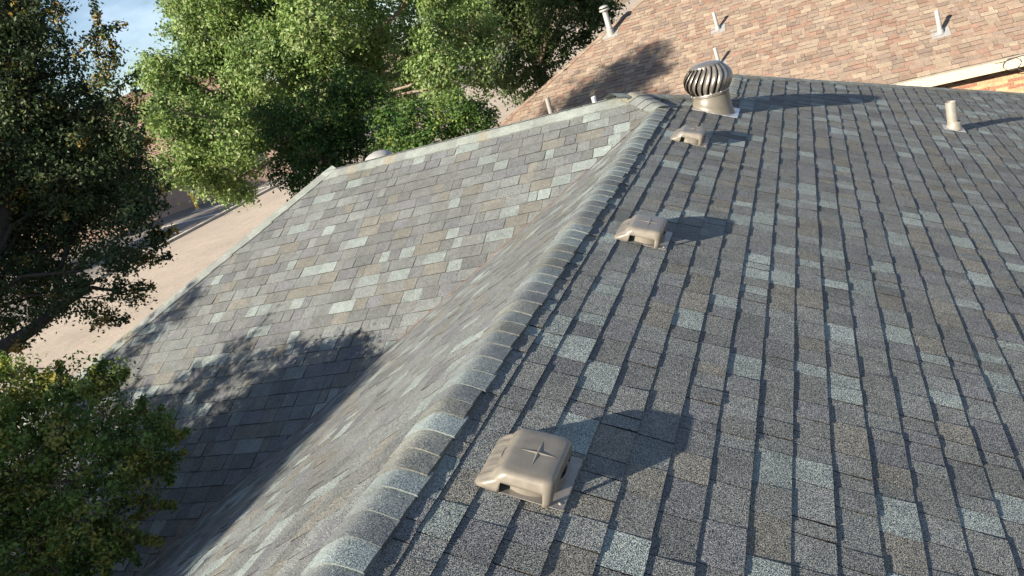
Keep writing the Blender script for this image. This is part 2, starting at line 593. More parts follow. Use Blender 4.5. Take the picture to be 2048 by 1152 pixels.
tabs_W = lay_shingles((0, YW, HW), (1, 0, 0), (0, -CO, -SI), (0, -SI, CO), -9.2, .4, 0, 40, .0, EX,
                      [(-1, -1, YA), (-1, 1, 0), (1, -1, 0), ] if False else [], GREY, 13, wid=(.11, .16, .2, .24, .27)) if False else None
# wing slope: right of the end hip, left of the valley below A and of the small hip above A
def regW(k, vt, vb):
    y = YW - (vt + .03) * CO
    if y > YA - .03: return [(-1, -1, YA)]           # under the small hip (x + y <= YA)
    return [(-1, 1, -YA)]                            # left of the valley (x <= y - YA)
tabs_W = lay_shingles((0, YW, HW), (1, 0, 0), (0, -CO, -SI), (0, -SI, CO), -9.3, .4, 0, 40, .0, EX,
                      [(1, -1, YW - XEND)], GREY, 13, tooth=.0088, gap=.0052, wid=(.09, .13, .17, .21, .25), region=regW)
tabs_E = lay_shingles((XEND, YW, HW), (0, 1, 0), (-CO, 0, -SI), (-SI, 0, CO), -5.3, 5.3, 0, 40, .0, EX,
                      [(-1, 1, XEND - YW), (-1, -1, XEND + YW), (1, 0, -XEND + WE)], GREY, 14)
tabs_B = lay_shingles((0, YW, HW), (1, 0, 0), (0, CO, -SI), (0, SI, CO), -9.3, 1, 0, 39, .0, EX,
                      [(1, 1, -XEND - YW), (-1, 1, -8.02), (-1, -1, 9.02)], GREY, 15)
emit([(roof_R, tabs_R), (roof_L, tabs_L), (roof_W, tabs_W), (roof_E, tabs_E), (roof_B, tabs_B)], MAT['shingle'], 300)
CAPP = [((.183, .218, .225), 30), ((.158, .183, .19), 30), ((.17, .182, .172), 18), ((.138, .154, .164), 20), ((.215, .258, .262), 12)]
CAPW = [((.20, .228, .219), 40), ((.184, .207, .20), 25), ((.192, .192, .163), 16), ((.164, .18, .182), 14)]
LS, RS = (-CO, 0, -SI), (CO, 0, -SI)
cap_run(roof_R, (0, .45, .004), (0, YA + .03, .004), LS, RS, .108, .116, CAPP, 21, MAT['cap'])
h45 = 1 / math.sqrt(2)
def hipsides(d, n1, n2):
    """unit vectors on two planes, square to direction d, pointing down and away"""
    d = _n(d); out = []
    for n in (n1, n2):
        t = np.cross(d, n)
        if t[2] > 0: t = -t
        out.append(_n(t))
    return out
nW, nR, nB, nE = np.array((0, -SI, CO)), np.array(PR_N), np.array((0, SI, CO)), np.array((-SI, 0, CO))
a, b = hipsides((-AJ, AJ, HW), nW, nR)
cap_run(roof_R, (.03, YA - .03, .012), (-AJ + .06, YW - .06, HW + .004), a, b, .105, .115, CAPW, 22, MAT['cap'])
cap_run(roof_W, (XEND - .03, YW, HW + .003), (-AJ + .05, YW, HW + .003), (0, -CO, -SI), (0, CO, -SI), .128, .168, CAPW, 23, MAT['cap'], rnd=.02, dome=.002, bump=.7)
d = np.array((-1, -1, -M)); a, b = hipsides(d, nW, nE)
S0 = np.array((XEND, YW, HW)); cap_run(roof_W, S0 + d * 5.05 + (0, 0, .004), S0 + (0, 0, .006), a, b, .14, .15, CAPW, 24, MAT['cap'], rnd=.03, dome=.003, bump=.7)
d = np.array((1, 1, -M)); a, b = hipsides(d, nR, nB)
S0 = np.array((-AJ, YW, HW)); cap_run(roof_R, S0 + d * .82 + (0, 0, .004), S0 - d * .05 + (0, 0, .012), a, b, .128, .14, CAPW, 25, MAT['cap'], rnd=.02, dome=.002, bump=.7)
cap_run(roof_R, (XL2, 8.45, zR(XL2) + .004), (XL2, YL2 + .03, zR(XL2) + .004), LS, RS, .128, .10, CAPW, 26, MAT['cap'], rnd=.02, dome=.002, bump=.6)
d = np.array((1, HS, -M)); nD = _n((0, M / HS, 1)); a, b = hipsides(d, nR, nD)
S0 = np.array((XL2, YL2, zR(XL2))); cap_run(roof_R, S0 + d * 4.3 + (0, 0, .004), S0 - d * .02 + (0, 0, .010), a, b, .128, .14, CAPW, 27, MAT['cap'], rnd=.02, dome=.002, bump=.7)
# reddish valley metal and chalk line
d = _n((-1, -1, -M))
vm = MB().tube([np.array((0, YA, .004)) + d * t for t in (.12, 1.5, 3, 4.5, 6, 7.4)], .0048, 6)
vm.build('valley_flashing', MAT['red'], roof_W)['label'] = 'thin reddish valley line'
# eaves, fascia and walls
fb = MB()
fb.box((XE - .02, YN, EZ - .2), (XE + .02, YL2 + (XE - XL2) * HS, EZ - .012)); fb.build('fascia', MAT['cream'], house)
fb = MB(); fb.box((-XE - .02, YN, EZ - .2), (-XE + .02, YA - XE, EZ - .012)); fb.build('fascia', MAT['cream'], house)
fb = MB(); fb.box((XEND - WE, YW - WE - .02, EZ - .2), (-XE - .025, YW - WE + .02, EZ - .012)); fb.build('fascia', MAT['cream'], house)
fb = MB(); fb.box((XEND - WE - .045, YW - WE - .02, EZ - .2), (XEND - WE - .005, YW + WE, EZ - .012)); fb.build('fascia', MAT['cream'], house)
wb = MB(); wb.box((-XE + .4, YN + .3, GROUND), (XE - .4, YL2 + 2.4, EZ - .02)); wb.build('wall', MAT['wall'], house)
wb = MB(); wb.box((XEND - WE + .4, YW - WE + .4, GROUND), (-XE + .38, YW + WE - .4, EZ - .02)); wb.build('wall', MAT['wall'], house)

# ------------------------------------------------------------------ vents on our roof
def frame(P, N, U):
    """roof frame: u down the slope, v along the ridge, n outwards"""
    U, N = _n(U), _n(N)
    Vv = np.cross(N, U)
    return lambda u, v, n: np.array(P, float) + U * u + Vv * v + N * n
def box_vent(P, label, seed):
    F = frame(P, PR_N, (CO, 0, -SI))
    t = empty('box_vent', P, label, 'roof vent', 'box vents along the ridge')
    # rounded rectangular loops; u from uphill toe to downhill wall
    UA, UB = -.045, .106
    def loop(um, uM, vm, vM, rad, hf, pleat=0):
        pts = []
        nS, nC = 16, 6
        cs = [(uM - rad, vm + rad, -90), (uM - rad, vM - rad, 0), (um + rad, vM - rad, 90), (um + rad, vm + rad, 180)]
        ring = []
        for (cu, cv, a0) in cs:
            for i in range(nC + 1):
                th = math.radians(a0 + 90 * i / nC)
                ring.append((cu + rad * math.cos(th), cv + rad * math.sin(th)))
            # straight part to the next corner added by interpolation below
        full = []
        for c in range(4):
            seg = ring[c * (nC + 1):(c + 1) * (nC + 1)]
            full += seg
            a = seg[-1]; b = ring[((c + 1) % 4) * (nC + 1)]
            if c in (1, 3):                       # along u: fixed stations at the opening's ends
                ua, ub = max(UA, min(a[0], b[0]) + .004), min(UB, max(a[0], b[0]) - .002)
                st = [a[0] + (ua - a[0]) * i / 5 for i in range(1, 6)] + [ua + (ub - ua) * i / 9 for i in range(1, 10)] + [(ub + b[0]) / 2]
                if c == 1: st = [a[0] + (ub - a[0]) * .5] + [ub + (ua - ub) * i / 9 for i in range(0, 10)] + [ua + (b[0] - ua) * i / 5 for i in range(1, 5)]
                full += [(q, a[1]) for q in st]
            else:
                for i in range(1, nS):
                    f = i / nS
                    full.append((a[0] + (b[0] - a[0]) * f, a[1] + (b[1] - a[1]) * f))
        out = []
        for (u, v) in full:
            H = .080 + .075 * (u + .135)
            n = .006 + hf * H
            if pleat and u < um + .05:
                w = min(1, (um + .05 - u) / .05)
                n += pleat * 2.2 * w * (.6 + .4 * math.sin(v * 60 + 1)) * math.sin(v * 170)
                u += pleat * .6 * w * math.sin(v * 150)
            out.append(F(u, v, n))
        return out, full
    LV = [(-.135, .133, -.138, .138, .028, 0.0, 0), (-.118, .133, -.138, .138, .030, .22, .0022), (-.098, .1325, -.1375, .1375, .032, .40, .0032), (-.082, .132, -.137, .137, .034, .50, .0034), (-.080, .132, -.137, .137, .034, .62, .0032),
          (-.070, .130, -.135, .135, .036, .80, .0016), (-.062, .126, -.131, .131, .034, .91, .0004), (-.054, .119, -.124, .124, .030, .975, 0), (-.044, .110, -.115, .115, .026, 1.0, 0), (-.02, .085, -.09, .09, .02, 1.008, 0)]
    vs, fs = [], []
    flat = None
    for l in LV:
        p, full = loop(*l)
        if flat is None: flat = full
        vs += p
    n = len(flat)
    for j in range(len(LV) - 1):
        for i in range(n):
            i2 = (i + 1) % n
            u = (flat[i][0] + flat[i2][0]) / 2; v = (flat[i][1] + flat[i2][1]) / 2
            if j < 3:
                front = v < -.12 and UA < u < UB
                back = v > .12 and UA < u < UB
                right = u > .12 and -.115 < v < .115
                if front or back or right: continue
            fs.append((j * n + i, j * n + i2, (j + 1) * n + i2, (j + 1) * n + i))
    fs.append(tuple((len(LV) - 1) * n + i for i in range(n)))
    me = mesh_from(vs, fs, True)
    me.update()
    hood = link('hood', me, MAT['vent'], t)
    md = hood.modifiers.new('thick', 'SOLIDIFY'); md.thickness = .0035; md.offset = -1
    # pressed four-pointed star on top
    H = .086
    sv, sf = [], []
    cu, cv = .035, .0
    top = lambda u, v, e=0: F(u, v, .006 + 1.0075 * (.080 + .075 * (u + .135)) + e)
    R1, R2 = .068, .0085
    outl = []
    for k in range(8):
        th = math.radians(45 * k)
        rr = R1 if k % 2 == 0 else R2
        outl.append((cu + rr * math.cos(th), cv + rr * math.sin(th)))
    for q in outl: sv.append(top(q[0], q[1], .0006))
    sv.append(top(cu, cv, .0052))
    for k in range(8): sf.append((k, (k + 1) % 8, 8))
    link('star_emboss', mesh_from(sv, sf), MAT['vent'], t)
    co = MB().lathe(F(.03, 0, .0), [(.112, 0), (.112, .052), (.117, .058), (.112, .059), (.105, .05)], 28, PR_N)
    co.build('collar', MAT['vent'], t)
    dk = MB().lathe(F(.03, 0, .0), [(.092, .03), (.001, .032)], 20, PR_N); dk.build('throat', MAT['dark'], t)
    # flashing plate showing beside the hood
    pl = MB()
    P8 = [F(-.13, -.135, .002), F(.172, -.128, .0095), F(.172, .150, .0095), F(-.13, .135, .002)]
    pl.add(P8 + [p + np.array(PR_N) * .0025 for p in P8], [(3, 2, 1, 0), (4, 5, 6, 7), (0, 1, 5, 4), (1, 2, 6, 5), (2, 3, 7, 6), (3, 0, 4, 7)])
    pl.build('flashing', MAT['flash'], t)
    sp = MB().lathe(F(.156, -.10, .011), [(.007, 0), (.006, .003), (.001, .004)], 10, PR_N); sp.build('sealant_dab', MAT['drip'], t)
    return t
vx = .135 + .252                                   # distance of the hood centre down the slope
for y, lab in ((2.045, 'nearest of the three tan box vents by the ridge, star pressed in its hood'),
               (4.315, 'middle one of the three tan box vents standing along the main ridge'),
               (6.59, 'farthest of the three tan box vents, just in front of the turbine vent')):
    box_vent((vx * CO, y, -vx * SI), lab, 1)

def turbine(P, label):
    P = np.array(P, float)
    t = empty('turbine_vent', P, label, 'turbine vent')
    F = frame(P, PR_N, (CO, 0, -SI))
    # base plate and skirt that follow the slope
    pl = MB()
    P8 = [F(-.2, -.2, .003), F(.235, -.2, .010), F(.235, .2, .010), F(-.2, .2, .003)]
    pl.add(P8 + [p + np.array(PR_N) * .003 for p in P8], [(3, 2, 1, 0), (4, 5, 6, 7), (0, 1, 5, 4), (1, 2, 6, 5), (2, 3, 7, 6), (3, 0, 4, 7)])
    pl.build('flashing', MAT['galv'], t)
    seg = 40
    vs, fs = [], []
    rows = []
    for q, (r_, blend, dz) in enumerate([(.192, 0, .006), (.182, .05, .028), (.180, .12, .045), (.174, .14, .05), (.170, 1, 0.17)]):
        row = []
        for k in range(seg):
            th = 2 * math.pi * k / seg
            x, y = r_ * math.cos(th), r_ * math.sin(th)
            slope_z = -M * x * (1 - blend)
            row.append(P + np.array((x, y, slope_z + dz)))
        rows.append(row)
    for row in rows: vs += row
    for j in range(len(rows) - 1):
        for k in range(seg):
            fs.append((j * seg + k, j * seg + (k + 1) % seg, (j + 1) * seg + (k + 1) % seg, (j + 1) * seg + k))
    link('base', mesh_from(vs, fs, True), MAT['vent_metal'], t)
    rb = MB().lathe(P, [(.171, .150), (.178, .152), (.178, .162), (.171, .168)], 40); rb.build('collar_ring', MAT['vent_metal'], t)
    # dark core seen between the vanes
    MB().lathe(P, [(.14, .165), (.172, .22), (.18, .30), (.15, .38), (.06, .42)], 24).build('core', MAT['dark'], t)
    # curved vanes
    nv = 22
    z0, z1 = .168, .435
    for i in range(nv):
        th0 = 2 * math.pi * i / nv
        v, f = [], []
        nst = 10
        for s in range(nst + 1):
            q = s / nst
            z = z0 + (z1 - z0) * q
            bulge = math.sin(math.pi * (.16 + .70 * q))
            r_ = .108 + .122 * bulge if q < .5 else .075 + .155 * bulge
            th = th0 + .55 * q ** 1.3
            half = (.115 + .03 * bulge)
            for e, dr in ((-half, -.014), (0, .0), (half * .55, .004)):
                v.append(P + np.array(((r_ + dr) * math.cos(th + e), (r_ + dr) * math.sin(th + e), z)))
        for s in range(nst):
            for c in range(2):
                f.append((s * 3 + c, s * 3 + c + 1, s * 3 + c + 4, s * 3 + c + 3))
        o = link('vane', mesh_from(v, f, True), MAT['vane'], t)
        md = o.modifiers.new('thick', 'SOLIDIFY'); md.thickness = .0015
    MB().lathe(P, [(.142, .418), (.147, .428), (.138, .438), (.09, .452), (.04, .459), (.002, .461)], 32).build('cap', MAT['vane'], t)
    MB().lathe(P, [(.174, .160), (.182, .168), (.180, .180), (.168, .186)], 40).build('lower_ring', MAT['vane'], t)
    for i in range(12):
        th = 2 * math.pi * (i + .3) / 12
        MB().lathe(P + np.array((.180 * math.cos(th), .180 * math.sin(th), .174)), [(.006, 0), (.005, .004), (.001, .005)], 8, (math.cos(th), math.sin(th), 0)).build('rivet', MAT['galv'], t)
    return t
turbine((.445, 7.86, -M * .445), 'spinning turbine vent with curved bronze vanes on round collar near the roof peak')

def pipe_vent(P, N, U, r_, h, label, mat, fl, boot=True, name='pipe_vent', tilt=(0, 0, 1), size=.15):
    P = np.array(P, float)
    t = empty(name, P, label, 'vent pipe')
    F = frame(P, N, U)
    Nn = np.array(_n(N))
    ax = _n(tilt)
    pp = MB()
    pp.lathe(P, [(r_, -.05), (r_, h), (r_ * .96, h + .004), (r_ * .8, h), (r_ * .8, h - .06)], 20, ax)
    pp.build('pipe', mat, t)
    MB().lathe(P, [(r_ * .79, h - .03), (.001, h - .03)], 14, ax).build('bore', MAT['dark'], t)
    pl = MB()
    P8 = [F(-size, -size, .004), F(size, -size, .011), F(size, size, .011), F(-size, size, .004)]
    pl.add(P8 + [p + Nn * .003 for p in P8], [(3, 2, 1, 0), (4, 5, 6, 7), (0, 1, 5, 4), (1, 2, 6, 5), (2, 3, 7, 6), (3, 0, 4, 7)])
    pl.build('flashing', fl, t)
    if boot:
        MB().lathe(P + Nn * .008, [(r_ * 1.6, 0), (r_ * 1.45, .015), (r_ * 1.25, .05), (r_ * 1.12, .075), (r_ * 1.0, .08)], 22, _n(Nn * .5 + ax * .5)).build('boot', mat, t)
    return t
pipe_vent((2.60, 9.19, -M * 2.60), PR_N, (CO, 0, -SI), .052, .29, 'tan plumbing vent pipe standing alone on the right slope, casting a long shadow', MAT['pvc'], MAT['galv'], size=.105)
# vents behind the wing ridge
zB = lambda y: HW - M * (y - YW)
p = atY(1101, 222, 8.05); pipe_vent((p[0], 8.05, zB(8.05)), (0, SI, CO), (0, CO, -SI), .026, .29, 'pale pipe poking up behind the wing ridge left of the peak', MAT['pvc'], MAT['flash'])
p = atY(1188, 200, 8.25); pipe_vent((p[0], 8.25, zB(8.25)), (0, SI, CO), (0, CO, -SI), .026, .25, 'short dark pipe stub just showing over the wing ridge beside the peak', MAT['galv'], MAT['flash'])
p = atY(756, 312, 8.2)
P = np.array((p[0], 8.2, zB(8.2) - .03))
t = empty('dome_vent', tuple(P), 'pale round dome vent peeking over the left end of the wing ridge', 'roof vent')
MB().lathe(P, [(.10, -.05), (.10, .20)], 20).build('collar', MAT['white_metal'], t)
MB().lathe(P, [(.17, .195), (.172, .205), (.15, .235), (.10, .262), (.05, .275), (.002, .28)], 28).build('hood', MAT['white_metal'], t)
MB().lathe(P, [(.165, .198), (.10, .20)], 20).build('underside', MAT['dark'], t)

# ------------------------------------------------------------------ neighbouring house
NY, NZ, NM = 17.5, -2.35, .5
NC, NS = math.cos(math.atan(NM)), math.sin(math.atan(NM))
NXL, NXR, NTOP = -8.2, 16.0, 27.0
nh = empty('neighboring_house', (3, 22, GROUND), 'house next door with sunlit pinkish tan shingle roof and brick wall', 'house')
def ndeck(pts):
    return link('roof_slope', mesh_from([(p[0], p[1], p[2] - .006) for p in pts], [tuple(range(len(pts)))]), MAT['deck'], nh)
run = NTOP - NY
zt = NZ + NM * run
ns1 = ndeck([(NXL, NY, NZ), (NXR, NY, NZ), (NXR, NTOP, zt), (NXL + run, NTOP, zt)])
ns2 = ndeck([(NXL, NY, NZ), (NXL + run, NTOP, zt), (NXL, NTOP + run, NZ)])
nN = (0, -NS, NC)
nt1 = lay_shingles((0, NTOP, zt), (1, 0, 0), (0, -NC, -NS), nN, NXL, 10.5, 16, 75, run / NC - 75 * EX, EX, [(1, -1, NY - NXL)], TAN, 31, .013, .004, wid=(.08, .13, .18, .23, .28))
nt2 = lay_shingles((NXL, NY + run, NZ), (0, 1, 0), (-NC, 0, -NS), (-NS, 0, NC), -run, run, -75, 0, 0, EX, [(-1, 1, -NY + NXL), (-1, -1, NTOP + run + NXL)], TAN, 32, .007, .003, wid=(.16, .22, .28, .34))
emit([(ns1, nt1), (ns2, nt2)], MAT['tan_shingle'], 300)
d = np.array((1, 1, NM)); a, b = hipsides(d, np.array(nN), np.array((-NS, 0, NC)))
S0 = np.array((NXL, NY, NZ)); cap_run(ns1, S0 + (0, 0, .004), S0 + d * run + (0, 0, .004), a, b, .15, .13, TAN, 33, MAT['tan_shingle'])
fb = MB(); fb.box((NXL, NY - .025, NZ - .235), (NXR, NY + .02, NZ - .03)); fb.build('fascia', MAT['cream'], nh)
fb = MB(); fb.box((NXL, NY - .04, NZ - .028), (NXR, NY + .05, NZ - .004)); fb.build('drip_edge', MAT['drip'], nh)
fb = MB(); fb.box((NXL, NY + .022, NZ - .22), (NXR, NY + .40, NZ - .20)); fb.build('soffit', MAT['soffit'], nh)
WY = NY + .36
wb = MB(); wb.box((NXL + .4, WY, GROUND), (NXR - .4, WY + 8, NZ - .22)); nwall = wb.build('wall', MAT['mortar'], nh)
br = random.Random(5)
BR = [((.27, .14, .085), 30), ((.33, .20, .115), 25), ((.22, .105, .07), 20), ((.39, .26, .15), 15), ((.17, .085, .065), 8)]
bm = {}
row = 0
z = NZ - .30
while row < 13:
    x = 2.2 + (.106 if row % 2 else 0)
    while x < 6.6:
        ww, hh = .196, .058
        key = br.randrange(12)
        if key not in bm:
            e = [br.uniform(-.003, .003) for _ in range(8)]
            v = [(0 + e[0], 0, 0 + e[1]), (ww + e[2], 0, 0), (ww, 0, hh + e[3]), (e[4], 0, hh)]
            v = [(q[0], -.009 + br.uniform(-.002, .002), q[2]) for q in v] + [(q[0], .01, q[2]) for q in v]
            bm[key] = mesh_from(v, [(0, 1, 2, 3), (0, 4, 5, 1), (1, 5, 6, 2), (2, 6, 7, 3), (3, 7, 4, 0)], tint=pick(BR, br), name='brick')
        o = link('brick', bm[key], MAT['brick'], nwall)
        o.location = o.location + Vector((x, WY, z))
        x += .206
    z -= .0677
    row += 1
# bundle of cable hanging on the fascia
cb = MB()
c0 = atY(2024, 128, NY - .04)
pts = [c0 + np.array((.15 * math.cos(q), -.01 * math.sin(3 * q), .11 * math.sin(q))) for q in np.linspace(0, 2 * math.pi * .97, 24)]
cb.tube(pts, .007, 6)
pts = [c0 + np.array((x, -.01, .10 + .02 * math.sin(x * 9))) for x in np.linspace(-.28, .5, 10)]
cb.tube(pts, .006, 6)
pts = [c0 + np.array((.08 + x, -.0, -.10 - .13 * math.sin(x * 7))) for x in np.linspace(0, .42, 10)]
cb.tube(pts, .006, 6)
co = cb.build('loop_of_cable', MAT['cable'])
tag(co, 'thin dark cable coiled on the cream fascia of the tan roofed house', 'cable')
# vents on the tan roof
def nplane(px, py):
    return on_plane(px, py, (0, -NM, 1), NZ - NM * NY)
NU = (0, -NC, -NS)
def tan_pipe(px, py, h, label, r_=.042):
    pipe_vent(nplane(px, py), nN, NU, r_, h, label, MAT['white_metal'], MAT['white_metal'], tilt=(-.06, 0, 1), size=.17)['group'] = 'white pipes on the tan roof'
tan_pipe(1436, 59, .42, 'thin white pipe at top centre of the tan roof, above another white pipe')
tan_pipe(1439, 131, .42, 'thin white pipe on the tan roof directly behind the turbine vent')
tan_pipe(1881, 66, .46, 'thin white pipe alone on the right part of the tan roof', .046)
P = nplane(1222, 68)
t = empty('flue_pipe', tuple(P), 'tall white flue with a flat ringed cap near the hip of the tan roof', 'flue')
ax = _n((-.03, 0, 1))
MB().lathe(P, [(.10, -.05), (.10, .10), (.105, .11), (.075, .14), (.075, .62)], 22, ax).build('pipe', MAT['white_metal'], t)
MB().lathe(P, [(.088, .14), (.10, .15), (.088, .17)], 22, ax).build('storm_collar', MAT['white_metal'], t)
MB().lathe(P, [(.085, .60), (.14, .62), (.14, .66), (.09, .665)], 24, ax).build('cap_ring', MAT['white_metal'], t)
MB().lathe(P, [(.09, .665), (.09, .70)], 18, ax).build('cap_neck', MAT['dark'], t)
MB().lathe(P, [(.125, .70), (.128, .715), (.10, .745), (.04, .762), (.002, .765)], 24, ax).build('cap_lid', MAT['white_metal'], t)
F = frame(P, nN, NU)
pl = MB(); P8 = [F(-.2, -.2, .004), F(.2, -.2, .012), F(.2, .2, .012), F(-.2, .2, .004)]
pl.add(P8 + [q + np.array(nN) * .003 for q in P8], [(3, 2, 1, 0), (4, 5, 6, 7), (0, 1, 5, 4), (1, 2, 6, 5), (2, 3, 7, 6), (3, 0, 4, 7)]); pl.build('flashing', MAT['white_metal'], t)

# ------------------------------------------------------------------ trees
def leaf_mesh(centers, normals_bias, size, cols, seed, aspect=.55, up=.35, cup=.12):
    """rhombic leaves, one per row of centers"""
    g = np.random.default_rng(seed)
    n = len(centers)
    nrm = g.normal(size=(n, 3)) + normals_bias * 1.1 + np.array((0, 0, up))
    nrm /= np.linalg.norm(nrm, axis=1)[:, None] + 1e-9
    t = g.normal(size=(n, 3))
    t -= nrm * (t * nrm).sum(1)[:, None]
    t /= np.linalg.norm(t, axis=1)[:, None] + 1e-9
    b = np.cross(nrm, t)
    L = (size * g.uniform(.65, 1.3, n))[:, None]
    W = L * aspect * g.uniform(.8, 1.2, n)[:, None]
    v = np.empty((n, 4, 3))
    v[:, 0] = centers - t * L * .5
    v[:, 1] = centers + b * W * .5 + nrm * L * cup
    v[:, 2] = centers + t * L * .5
    v[:, 3] = centers - b * W * .5 + nrm * L * cup
    me = bpy.data.meshes.new('crown')
    me.vertices.add(n * 4)
    me.vertices.foreach_set('co', v.reshape(-1).astype(np.float32))
    idx = np.arange(n * 4).reshape(n, 4)
    tri = np.stack([idx[:, [0, 1, 2]], idx[:, [0, 2, 3]]], 1).reshape(-1, 3)
    me.loops.add(len(tri) * 3)
    me.loops.foreach_set('vertex_index', tri.ravel().astype(np.int32))
    me.polygons.add(len(tri))
    me.polygons.foreach_set('loop_start', (np.arange(len(tri)) * 3).astype(np.int32))
    me.polygons.foreach_set('loop_total', np.full(len(tri), 3, np.int32))
    a = me.attributes.new('tint', 'FLOAT_COLOR', 'POINT')
    c4 = np.concatenate([cols, np.ones((n, 1))], 1)
    a.data.foreach_set('color', np.repeat(c4, 4, 0).astype(np.float32).ravel())
    me.update(calc_edges=True)
    return me

def make_tree(name, label, base, lobes, pal, leaf, per_m2, clump_r, seed, bark, leafmat, trunk_r=.2, fork=None, limbs=None, group=None, cat='tree', twig=True, shell=.45, tipcol=None, flat=1.0, kk=(24, 46), sprays=(), limb_every=1):
    """lobes: (centre, radius).  Clumps of leaves fill each lobe, limbs run from the fork to the lobes"""
    g = np.random.default_rng(seed)
    base = np.array(base, float)
    t = empty(name, tuple(base), label, cat, group)
    fork = np.array(fork if fork is not None else base + (0, 0, 2.5), float)
    C, NB, CL = [], [], []
    wood = MB()
    mid = (base + fork) / 2 + g.normal(size=3) * trunk_r * .4
    wood.tube([base - (0, 0, .15), mid, fork], [trunk_r * 1.25, trunk_r, trunk_r * .85], 10)
    limb = MB()
    pal_c = np.array([p[0] for p in pal]); pal_w = np.array([p[1] for p in pal], float); pal_w /= pal_w.sum()
    nl_ = 0
    for (c, R) in lobes:
        c = np.array(c, float)
        R3 = np.array((R, R, R * flat))
        # limb to the lobe
        m1 = fork + (c - fork) * .45 + np.array((0, 0, .1 * np.linalg.norm(c - fork))) + g.normal(size=3) * .08 * R
        m2 = fork + (c - fork) * .8 + g.normal(size=3) * .1 * R
        rr = max(.008, trunk_r * .09 + .016 * R) * min(1, R / .35)
        nl_ += 1
        if nl_ % limb_every == 0: limb.tube([fork, m1, m2, c], [rr * 2.2, rr * 1.4, rr * .8, rr * .45], 6, caps=False)
        ncl = max(6, int(per_m2 * 4 * math.pi * R * R))
        d = g.normal(size=(ncl, 3)); d /= np.linalg.norm(d, axis=1)[:, None]
        rad = (shell + (1 - shell) * g.random(ncl) ** .7) * g.uniform(.86, 1.12, ncl)
        rad[: ncl // 7] *= g.uniform(1.0, 1.28, ncl // 7)
        cc = c + d * R3 * rad[:, None]
        for i in range(ncl):
            k = int(g.integers(*kk))
            sg = clump_r * g.uniform(.6, 1.3)
            off = g.normal(size=(k, 3)) * sg * np.array((1, 1, .75))
            C.append(cc[i] + off)
            nb = off / (np.linalg.norm(off, axis=1)[:, None] + 1e-6) * .6 + d[i] * .6
            NB.append(nb)
            base_c = pal_c[g.choice(len(pal_c), p=pal_w)]
            if tipcol is not None and g.random() < tipcol[1]:
                base_c = np.array(tipcol[0])
            CL.append(base_c * g.uniform(.72, 1.28, (k, 1)) * g.uniform(.92, 1.08, (k, 3)))
        if twig:
            for i in range(0, ncl, 3):
                s0 = c + (cc[i] - c) * g.uniform(.0, .3)
                mm = (s0 + cc[i]) / 2 + g.normal(size=3) * .08 * R
                limb.tube([s0, mm, cc[i]], [rr * .35, rr * .22, rr * .08], 4, caps=False)
    for (p0, p1, n_, r0) in sprays:
        p0, p1 = np.array(p0, float), np.array(p1, float)
        bend = g.normal(size=3) * .1 * np.linalg.norm(p1 - p0)
        path = [p0 + (p1 - p0) * q + bend * math.sin(math.pi * q) for q in np.linspace(0, 1, n_)]
        limb.tube(path[::2] + [path[-1]], [.012 * (1 - i / (len(path[::2]) + 1)) + .003 for i in range(len(path[::2]) + 1)], 5, caps=False)
        for i, c in enumerate(path):
            k = int(g.integers(*kk))
            sg = r0 * (1.15 - .8 * i / n_)
            off = g.normal(size=(k, 3)) * sg
            C.append(c + off); NB.append(off / (np.linalg.norm(off, axis=1)[:, None] + 1e-6))
            bc = pal_c[g.choice(len(pal_c), p=pal_w)]
            if tipcol is not None and g.random() < .25: bc = np.array(tipcol[0])
            CL.append(bc * g.uniform(.72, 1.28, (k, 1)) * g.uniform(.92, 1.08, (k, 3)))
    wood.build('trunk', bark, t)
    limb.build('limbs', bark, t)
    if limbs:
        lm = MB()
        for pts, rads in limbs: lm.tube(pts, rads, 8)
        lm.build('bough', bark, t)
    C, NB, CL = np.concatenate(C), np.concatenate(NB), np.concatenate(CL)
    link('crown', leaf_mesh(C, NB, leaf, np.clip(CL, 0.004, 1), seed + 1), leafmat, t)
    return t, len(C)

def lobes_px(lst, D, jit, seed, asY=False):
    g = np.random.default_rng(seed)
    out = []
    for q in lst:
        px, py, r = q[:3]
        dd = D + (q[3] if len(q) > 3 else g.uniform(-jit, jit))
        c = atY(px, py, dd) if asY else at(px, py, dd)
        out.append((c, r * np.linalg.norm(c - CAM) / FOC))
    return out

G_BRIGHT = [((.168, .245, .082), 40), ((.14, .21, .069), 35), ((.205, .272, .108), 26), ((.085, .14, .05), 12)]
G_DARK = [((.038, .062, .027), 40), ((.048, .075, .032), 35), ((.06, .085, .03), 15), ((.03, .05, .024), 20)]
G_BUSH = [((.11, .175, .042), 40), ((.14, .185, .042), 34), ((.075, .125, .036), 22), ((.21, .215, .05), 22)]
G_SHRUB = [((.05, .10, .022), 40), ((.04, .085, .02), 40), ((.07, .125, .03), 16)]
G_FAR = [((.06, .095, .03), 40), ((.075, .11, .034), 30), ((.05, .08, .028), 20)]
NLEAF = 0

